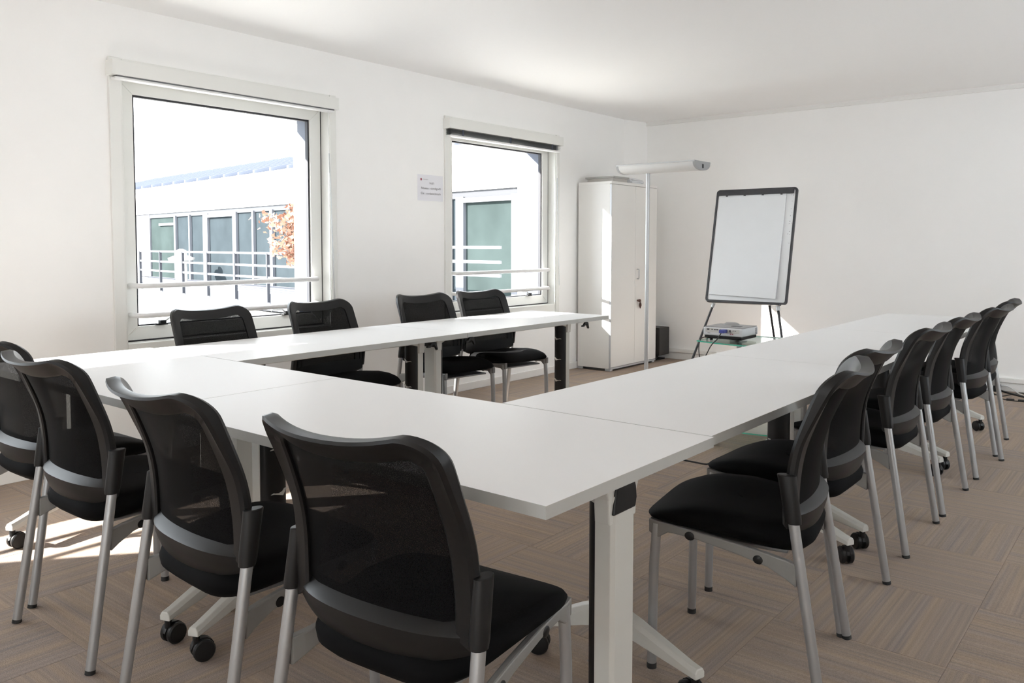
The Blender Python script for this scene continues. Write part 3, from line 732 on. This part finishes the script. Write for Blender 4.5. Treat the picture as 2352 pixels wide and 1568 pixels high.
MB().box(.06, .15, -.17, -.10, .632, .640).build('clip_plate', 'lamp_grey', t, bevel=.002)
# projector : faces away, its rear panel turned to the camera
px0, py0 = -2.345, 4.83; PW, PD = .262, .245; pz = .633
t = empty('projector', (px0 + PW / 2, py0 + PD / 2, pz)); tag(t, 'small white and grey projector standing on the glass trolley', 'projector')
hx, hy = PW / 2, PD / 2
MB().box(-hx + .006, hx - .006, -hy + .006, hy - .006, .012, .034).build('base_tray', 'plastic_black', t, bevel=.006)
MB().box(-hx, hx, -hy, hy, .032, .084).build('body', 'projector_white', t, bevel=.008, seg=3)
tp = MB().box(-hx + .008, hx - .004, -hy + .008, hy - .006, .083, .089).build('top_cover', 'projector_grey', t, bevel=.004)
MB().rings([[(-.02 + r_ * math.cos(2 * math.pi * k / 24), .06 + r_ * .8 * math.sin(2 * math.pi * k / 24), z) for k in range(24)] for r_, z in ((.055, .086), (.050, .096), (.036, .103), (.02, .104))]).build('lens_hump', 'projector_grey', t, smooth=50)
MB().box(.02, .085, -.045, -.01, .0885, .0905).build('key_pad', 'port_dark', t, bevel=.001)
rp = MB().box(-hx + .018, hx - .018, -hy - .0012, -hy + .001, .052, .078).build('rear_panel', 'alu', t)
for a, wd, h0, h1 in ((-.095, .016, .066, .075), (-.068, .010, .068, .074), (-.050, .012, .067, .073), (-.034, .012, .067, .074), (-.008, .016, .065, .074), (.052, .008, .060, .074), (.072, .005, .066, .071), (.086, .005, .066, .071)):
    MB().box(a - wd / 2, a + wd / 2, -hy - .0035, -hy - .001, h0, h1).build('port', 'port_dark', rp)
for a in (.055, .068): MB().box(a - .004, a + .004, -hy - .002, -hy - .001, .046, .051).build('port', 'ink_red', rp)
MB().box(-.10, -.082, -hy - .0012, -hy, .046, .049).build('badge', 'ink_grey', t)
for k in range(2):
    for j in range(6): MB().box(hx - .001, hx + .0012, hy - .045 + k * .016, hy - .036 + k * .016, .040 + j * .0065, .0435 + j * .0065).build('vent', 'port_dark', t)
for a, c in ((-.09, -.09), (.09, -.09), (0, .09)): MB().tube([(a, c, 0), (a, c, .006), (a, c, .018)], [.010, .010, .004], 12).build('foot', 'plastic_black', t, smooth=40)
# video lead and power lead hanging from the projector
def cable(name, pts, r_, m, label, cat='cable', sub=10):
    P = [Vector(p) for p in pts]; out = []
    for i in range(len(P) - 1):
        a, b, c, d = P[max(i - 1, 0)], P[i], P[i + 1], P[min(i + 2, len(P) - 1)]
        for k in range(sub):
            u = k / sub; out.append(.5 * ((2 * b) + (c - a) * u + (2 * a - 5 * b + 4 * c - d) * u * u + (3 * b - a - 3 * c + d) * u ** 3))
    out.append(P[-1])
    o = empty(name, tuple(P[0])); tag(o, label, cat)
    mb = MB().tube(out, r_, 7); mb.v = [tuple(Vector(q) - P[0]) for q in mb.v]; mb.build('lead', m, o, smooth=60); return o
cx_, cy_ = px0 + PW / 2, py0
c1 = cable('video_cable', [(cx_ + .018, cy_ - .045, pz + .066), (cx_ - .002, cy_ - .062, pz + .022), (cx_ - .035, cy_ - .11, pz - .04), (cx_ - .075, cy_ - .14, pz - .20), (cx_ - .02, cy_ - .10, .20), (cx_ + .05, cy_ - .12, .131)], .0032, 'cable_black', 'black lead with blue plug hanging from the projector')
pg = MB().box(-.016, .016, -.012, .046, -.010, .010).build('plug', 'vga_blue', c1, bevel=.003)
cable('power_cable', [(cx_ - .095, cy_ - .002, pz + .022), (cx_ - .125, cy_ - .035, pz + .012), (cx_ - .130, cy_ - .06, pz - .04), (cx_ - .10, cy_ - .10, pz - .14), (cx_ - .06, cy_ - .12, .25), (cx_ - .02, cy_ - .13, .131)], .0032, 'cable_black', 'black power lead looping off the left of the projector')

# ------------------------------------------------------------------ small things
t = tag(empty('loudspeaker', (-4.37, 7.87, 0)), 'black upright speaker box on the floor between cabinet and corner', 'speaker')
MB().box(-.10, .10, -.11, .11, .055, .352).build('box', 'speaker_black', t, bevel=.008)
MB().box(-.085, .085, -.116, -.109, .07, .34).build('grille', 'speaker_black', t, bevel=.004)
MB().box(-.12, .06, -.09, .09, 0, .014).build('base_plate', 'plastic_black', t, bevel=.004); MB().tube([(-.02, 0, .01), (-.02, 0, .06)], .03, 12).build('stand', 'plastic_black', t, smooth=40)
MB().tube([(.06, -.06, .058), (.062, -.09, .030), (.05, -.13, .012), (.0, -.15, .006), (-.06, -.17, .006)], .005, 8).build('lead', 'cable_black', t, smooth=60)

cable('black_cable', [(-1.141, 7.97, .008), (-1.05, 7.87, .008), (-.94, 7.756, .008), (-.70, 7.55, .008)], .008, 'cable_black', 'thick black cable on the carpet by the back wall')
cable('thin_cable', [(-1.158, 7.79, .004), (-1.093, 7.703, .004), (-1.049, 7.81, .004), (-.984, 7.97, .004), (-.85, 7.95, .004)], .004, 'cable_black', 'thin black cable curling below the back wall skirting')
c = cable('adapter_cable', [(-1.10, 7.58, .004), (-1.068, 7.571, .004), (-1.03, 7.545, .004), (-1.009, 7.539, .004), (-.95, 7.53, .004), (-.914, 7.548, .004), (-.75, 7.60, .004)], .004, 'cable_black', 'black lead with two small plugs, nearest on the carpet')
for a, b_ in ((-1.005, 7.54), (-.925, 7.545)):
    mb = MB().box(-.028, .028, -.011, .011, 0, .018); o = mb.build('plug', 'cable_black', c, bevel=.005); o.location = (a + 1.10, b_ - 7.58, -.004)
cable('white_cable', [(-1.139, 8.00, .045), (-1.10, 7.99, .050), (-1.05, 7.985, .03), (-1.00, 7.93, .006), (-.948, 7.82, .006), (-.85, 7.62, .006)], .0055, 'cable_white', 'white cable sagging from the back wall skirting')
t = tag(empty('floor_plug', (-1.185, 7.95, 0)), 'black and white plug block on the floor by the back wall', 'plug')
MB().box(-.035, .0, -.03, .045, 0, .075).build('socket', 'cable_white', t, bevel=.004); MB().box(.0, .05, -.03, .035, 0, .06).build('plug_body', 'plastic_black', t, bevel=.006)
cable('extension_cable', [(-2.30, 4.20, .004), (-2.181, 4.241, .004), (-2.12, 4.244, .004), (-2.035, 4.244, .004), (-2.018, 4.28, .004), (-1.9, 4.36, .004), (-1.86, 4.62, .004)], .0045, 'cable_black', 'black cord lying on the carpet inside the table U')

# notice on the wall
t = tag(empty('wall_notice', (XW, 4.732, 1.69)), 'white printed notice sheet taped to the wall beside the farther window', 'notice')
nw = MB(); rows = []
for j in range(7):
    z = .103 - .206 * j / 6; rows.append([(.0015 + .003 * math.sin(math.pi * i / 8) * (.3 + .7 * (j / 6)), -.144 + .288 * i / 8, z) for i in range(9)])
nw.rings(rows, cap=False, closed=False); nw.rings([[(x - .001, y, z) for x, y, z in r_] for r_ in rows], cap=False, closed=False); nw.build('sheet', 'notice_paper', t, smooth=60)
def text(s_, y, z, size, width, m, parent, align='LEFT', x=.0062):
    cu = bpy.data.curves.new('lettering', 'FONT'); cu.body = s_; cu.size = size; cu.align_x = align
    tmp = bpy.data.objects.new('lettering', cu); COL.objects.link(tmp); bpy.context.view_layer.update()
    dg = bpy.context.evaluated_depsgraph_get(); me = bpy.data.meshes.new_from_object(tmp.evaluated_get(dg)); bpy.data.objects.remove(tmp)
    xs = [v.co.x for v in me.vertices]; k = width / (max(xs) - min(xs)); x0 = min(xs)
    me.transform(Matrix.Diagonal((k, 1, 1, 1))); me.materials.clear(); me.materials.append(MT[m])
    me.transform(Matrix(((0, 0, 1, x), (1, 0, 0, y - x0 * k), (0, 1, 0, z), (0, 0, 0, 1))))
    o = bpy.data.objects.new('lettering', me); COL.objects.link(o); o.parent = parent; return o
text('WIFI', -.018, 1.718 - 1.69, .024, .053, 'ink_grey', t)
text('R\u00e9seau : ccmbgwifi', -.107, 1.679 - 1.69, .024, .219, 'ink_grey', t)
text('Cl\u00e9 : ccmbenchmark', -.112, 1.638 - 1.69, .024, .227, 'ink_grey', t)
text('ccmbenchmark', -.088, 1.754 - 1.69, .0085, .058, 'ink_grey', t)
lg = MB(); lg.rings([[(.0060, -.108 + r_ * math.cos(2 * math.pi * k / 20), .065 + r_ * math.sin(2 * math.pi * k / 20)) for k in range(20)] for r_ in (.0095, .0035)], cap=False); lg.build('logo', 'ink_red', t)

# ------------------------------------------------------------------ outside: neighbouring wing across the courtyard
FO = Vector((-10.83, 13.79, 0)); FD = Vector((-.990, .139, 0)).normalized(); FN = Vector((-FD.y, FD.x, 0))     # FN points towards the camera side?
if FN.y > 0: FN = -FN
def fp(s_, n_, z): return tuple(FO + FD * s_ + FN * n_ + Vector((0, 0, z)))
def fbox(b, s0, s1, n0, n1, z0, z1, mi=0):
    v = [fp(s0, n0, z0), fp(s1, n0, z0), fp(s1, n1, z0), fp(s0, n1, z0), fp(s0, n0, z1), fp(s1, n0, z1), fp(s1, n1, z1), fp(s0, n1, z1)]
    return b.add(v, [(0, 3, 2, 1), (4, 5, 6, 7), (0, 1, 5, 4), (1, 2, 6, 5), (2, 3, 7, 6), (3, 0, 4, 7)], mi)
bl = tag(empty('office_wing'), 'pale stone office wing with glazed front seen through both windows', 'building')
SE = 22.3
js = [23.9, 20.17, 17.4, 14.64, 12.04, 9.6, 7.2, 4.8, 2.6, .44, -2.5, -6.0]
for a, c in zip(js, js[1:]):
    fbox(MB(), c + .012, a - .012, -.5, 0, 2.47, 3.37).build('fascia_panel', 'stone', bl)
fbox(MB(), -6, 24.0, -.55, .05, 3.37, 3.53).build('roof_edge', 'stone', bl)
# raked end of the fascia
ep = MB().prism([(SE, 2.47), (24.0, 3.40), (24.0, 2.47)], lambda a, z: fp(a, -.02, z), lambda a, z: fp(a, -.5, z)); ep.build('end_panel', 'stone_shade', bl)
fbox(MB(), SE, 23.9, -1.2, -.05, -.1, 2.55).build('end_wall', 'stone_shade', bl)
fbox(MB(), -.02, SE, -.12, -.06, 2.30, 2.47).build('head_shade', 'facade_dark', bl)  # dark strip standing in for the shaded gap under the fascia
fbox(MB(), -2.0, -.02, -.5, 0, -.3, 2.47).build('pier', 'stone', bl)
fbox(MB(), -6, -2.0, -.9, -.55, -.3, 2.47).build('pier', 'stone', bl)
mull = [(19.56, .16), (18.15, .12), (16.68, .40), (14.27, .28), (12.89, .12), (11.6, .18), (9.9, .12), (8.2, .3), (6.4, .12), (4.7, .12), (3.2, .12), (2.62, .10), (2.22, .28), (.34, .22)]
for s_, wd in mull:
    fbox(MB(), s_ - wd / 2, s_ + wd / 2, -.15, -.02, -.1, 2.34).build('mullion', 'facade_frame', bl)
edges = [SE] + [m[0] for m in mull] + [-.02]
for k, (a, c) in enumerate(zip(edges, edges[1:])):
    fbox(MB(), c, a, -.14, -.11, -.1, 2.32).build('glass_panel', 'facade_glass_green' if k in (0, 13) else 'facade_glass', bl)
fbox(MB(), 14.4, 16.5, -.16, -.01, 2.20, 2.31).build('door_head', 'facade_frame', bl)
fbox(MB(), .45, 2.15, -.16, -.01, 2.20, 2.31).build('door_head', 'facade_frame', bl)
fbox(MB(), 19.6, 21.3, -.10, -.05, 1.98, 2.08).build('door_head', 'facade_frame', bl)
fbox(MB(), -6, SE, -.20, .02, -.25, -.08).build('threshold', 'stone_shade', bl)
# zinc roof with standing seams
rf = MB(); rf.add([fp(-6, -.1, 3.53), fp(34, -.1, 3.53), fp(34, -4.5, 4.74), fp(-6, -4.5, 4.74)], [(0, 1, 2, 3)])
rf.add([fp(-6, -.1, 3.40), fp(34, -.1, 3.40), fp(34, -4.5, 3.40), fp(-6, -4.5, 3.40)], [(3, 2, 1, 0)])
ro = rf.build('roof', 'roof_zinc', bl)
for k in range(34):
    s_ = 33.6 - k * 1.15
    p = MB(); v = []
    for (n_, z) in ((-.1, 3.53), (-4.5, 4.74)):
        for ds, dz in ((-.05, 0), (.05, 0), (.05, .14), (-.05, .14)): v.append(fp(s_ + ds, n_, z + dz))
    p.add(v, [(0, 1, 2, 3), (7, 6, 5, 4), (0, 4, 5, 1), (1, 5, 6, 2), (2, 6, 7, 3), (3, 7, 4, 0)]); p.build('roof_seam', 'roof_dark', ro)
# back volume so the wing is solid
fbox(MB(), -6, 23.9, -5.0, -.62, -.3, 3.39).build('core', 'facade_dark', bl)

struct(MB().box(-60, -5.2, -40, 60, -3.4, -3.2).build('ground', 'slab_grey'))
tr_ = tag(empty('terrace'), 'long pale terrace slab in front of the office wing', 'terrace')
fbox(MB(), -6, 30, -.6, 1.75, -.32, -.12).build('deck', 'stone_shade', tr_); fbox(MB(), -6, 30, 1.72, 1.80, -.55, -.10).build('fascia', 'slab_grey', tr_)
lo = tag(empty('lower_roof'), 'sunlit white flat roof below the windows', 'roof')
MB().box(-30, -5.6, 3.0, 13.6, -1.25, -.62).build('roof_slab', 'stone', lo); MB().box(-30, -9.5, 5.6, 5.85, -.62, -.40).build('kerb', 'stone', lo)
def railing(posts, n_, z_rails, zb__, label, s_ext):
    t = tag(empty('balcony_railing'), label, 'railing', 'railings on the office terrace')
    for z in z_rails: fbox(MB(), s_ext[0], s_ext[1], n_ - .025, n_ + .025, z - .030, z + .030).build('rail', 'outer_rail', t)
    for s_ in posts: fbox(MB(), s_ - .03, s_ + .03, n_ - .04, n_ + .04, zb__, z_rails[0]).build('post', 'outer_post', t)
railing([17.9, 15.95, 14.0, 12.05, 10.1, 8.1, 6.1, 19.85, 21.8], 1.84, (1.00, .66, .34), -.33, 'grey three-bar railing seen through the larger window', (4.5, 24))
railing([1.15, 3.3], 1.6, (1.185, .90, .64), -.30, 'grey three-bar railing seen through the farther window', (-1.0, 4.2))
v_ = tag(empty('roof_vent', fp(16.3, 1.0, -.12)), 'small white capped vent pipe behind the far railing', 'vent')
MB().tube([(0, 0, 0), (0, 0, .78)], .20, 14).build('pipe', 'stone', v_, smooth=40)
MB().rings([[(r_ * math.cos(2 * math.pi * k / 18), r_ * math.sin(2 * math.pi * k / 18), z) for k in range(18)] for r_, z in ((.42, .80), (.44, .88), (.20, .98), (.17, 1.15), (.05, 1.2))]).build('cap', 'stone', v_, smooth=40)

# autumn tree in front of the wing
tc_ = Vector((-12.11, 9.02, 0))
t = tag(empty('autumn_tree', (tc_.x, tc_.y, -3.2)), 'orange-leaved autumn tree beyond the larger window', 'tree')
MB().tube([(0, 0, 0), (.05, .02, 1.6), (.0, .1, 3.0), (.1, .05, 4.2), (.12, .1, 5.2)], [.14, .12, .09, .06, .02], 8).build('trunk', 'bark', t, smooth=60)
lv = MB(); rnd = random.Random(3)
tips = []
for k in range(26):
    z = 4.20 + rnd.random() * .92; a = rnd.uniform(0, 2 * math.pi); ln = rnd.uniform(.30, .80) * (1.12 if 4.5 < z < 4.9 else .78)
    e = Vector((math.cos(a) * ln, math.sin(a) * ln, z + rnd.uniform(-.05, .25))); s0 = Vector((.06, .06, z - .25))
    MB().tube([s0, s0.lerp(e, .5) + Vector((0, 0, .05)), e], [.022, .014, .005], 5).build('branch', 'bark', t, smooth=60)
    tips += [s0.lerp(e, f_) for f_ in (.45, .65, .85, 1.0)]
for p in tips:
    for k in range(16):
        c = p + Vector((rnd.gauss(0, .11), rnd.gauss(0, .11), rnd.gauss(0, .075)))
        n_ = Vector((rnd.gauss(0, 1), rnd.gauss(0, 1), rnd.gauss(.3, 1))).normalized(); u_ = n_.orthogonal().normalized(); w_ = n_.cross(u_)
        ang = rnd.uniform(0, 6.28); u2 = u_ * math.cos(ang) + w_ * math.sin(ang); w2 = n_.cross(u2); L_ = rnd.uniform(.035, .065)
        pts = [c - u2 * L_, c - u2 * .3 * L_ + w2 * L_ * .9, c + u2 * .2 * L_ + w2 * .35 * L_, c + u2 * 1.1 * L_, c + u2 * .2 * L_ - w2 * .35 * L_, c - u2 * .3 * L_ - w2 * L_ * .9]
        lv.add(pts, [(0, 1, 2, 3, 4, 5)])
tag(lv.build('foliage', 'leaf_orange', t), kind='stuff')
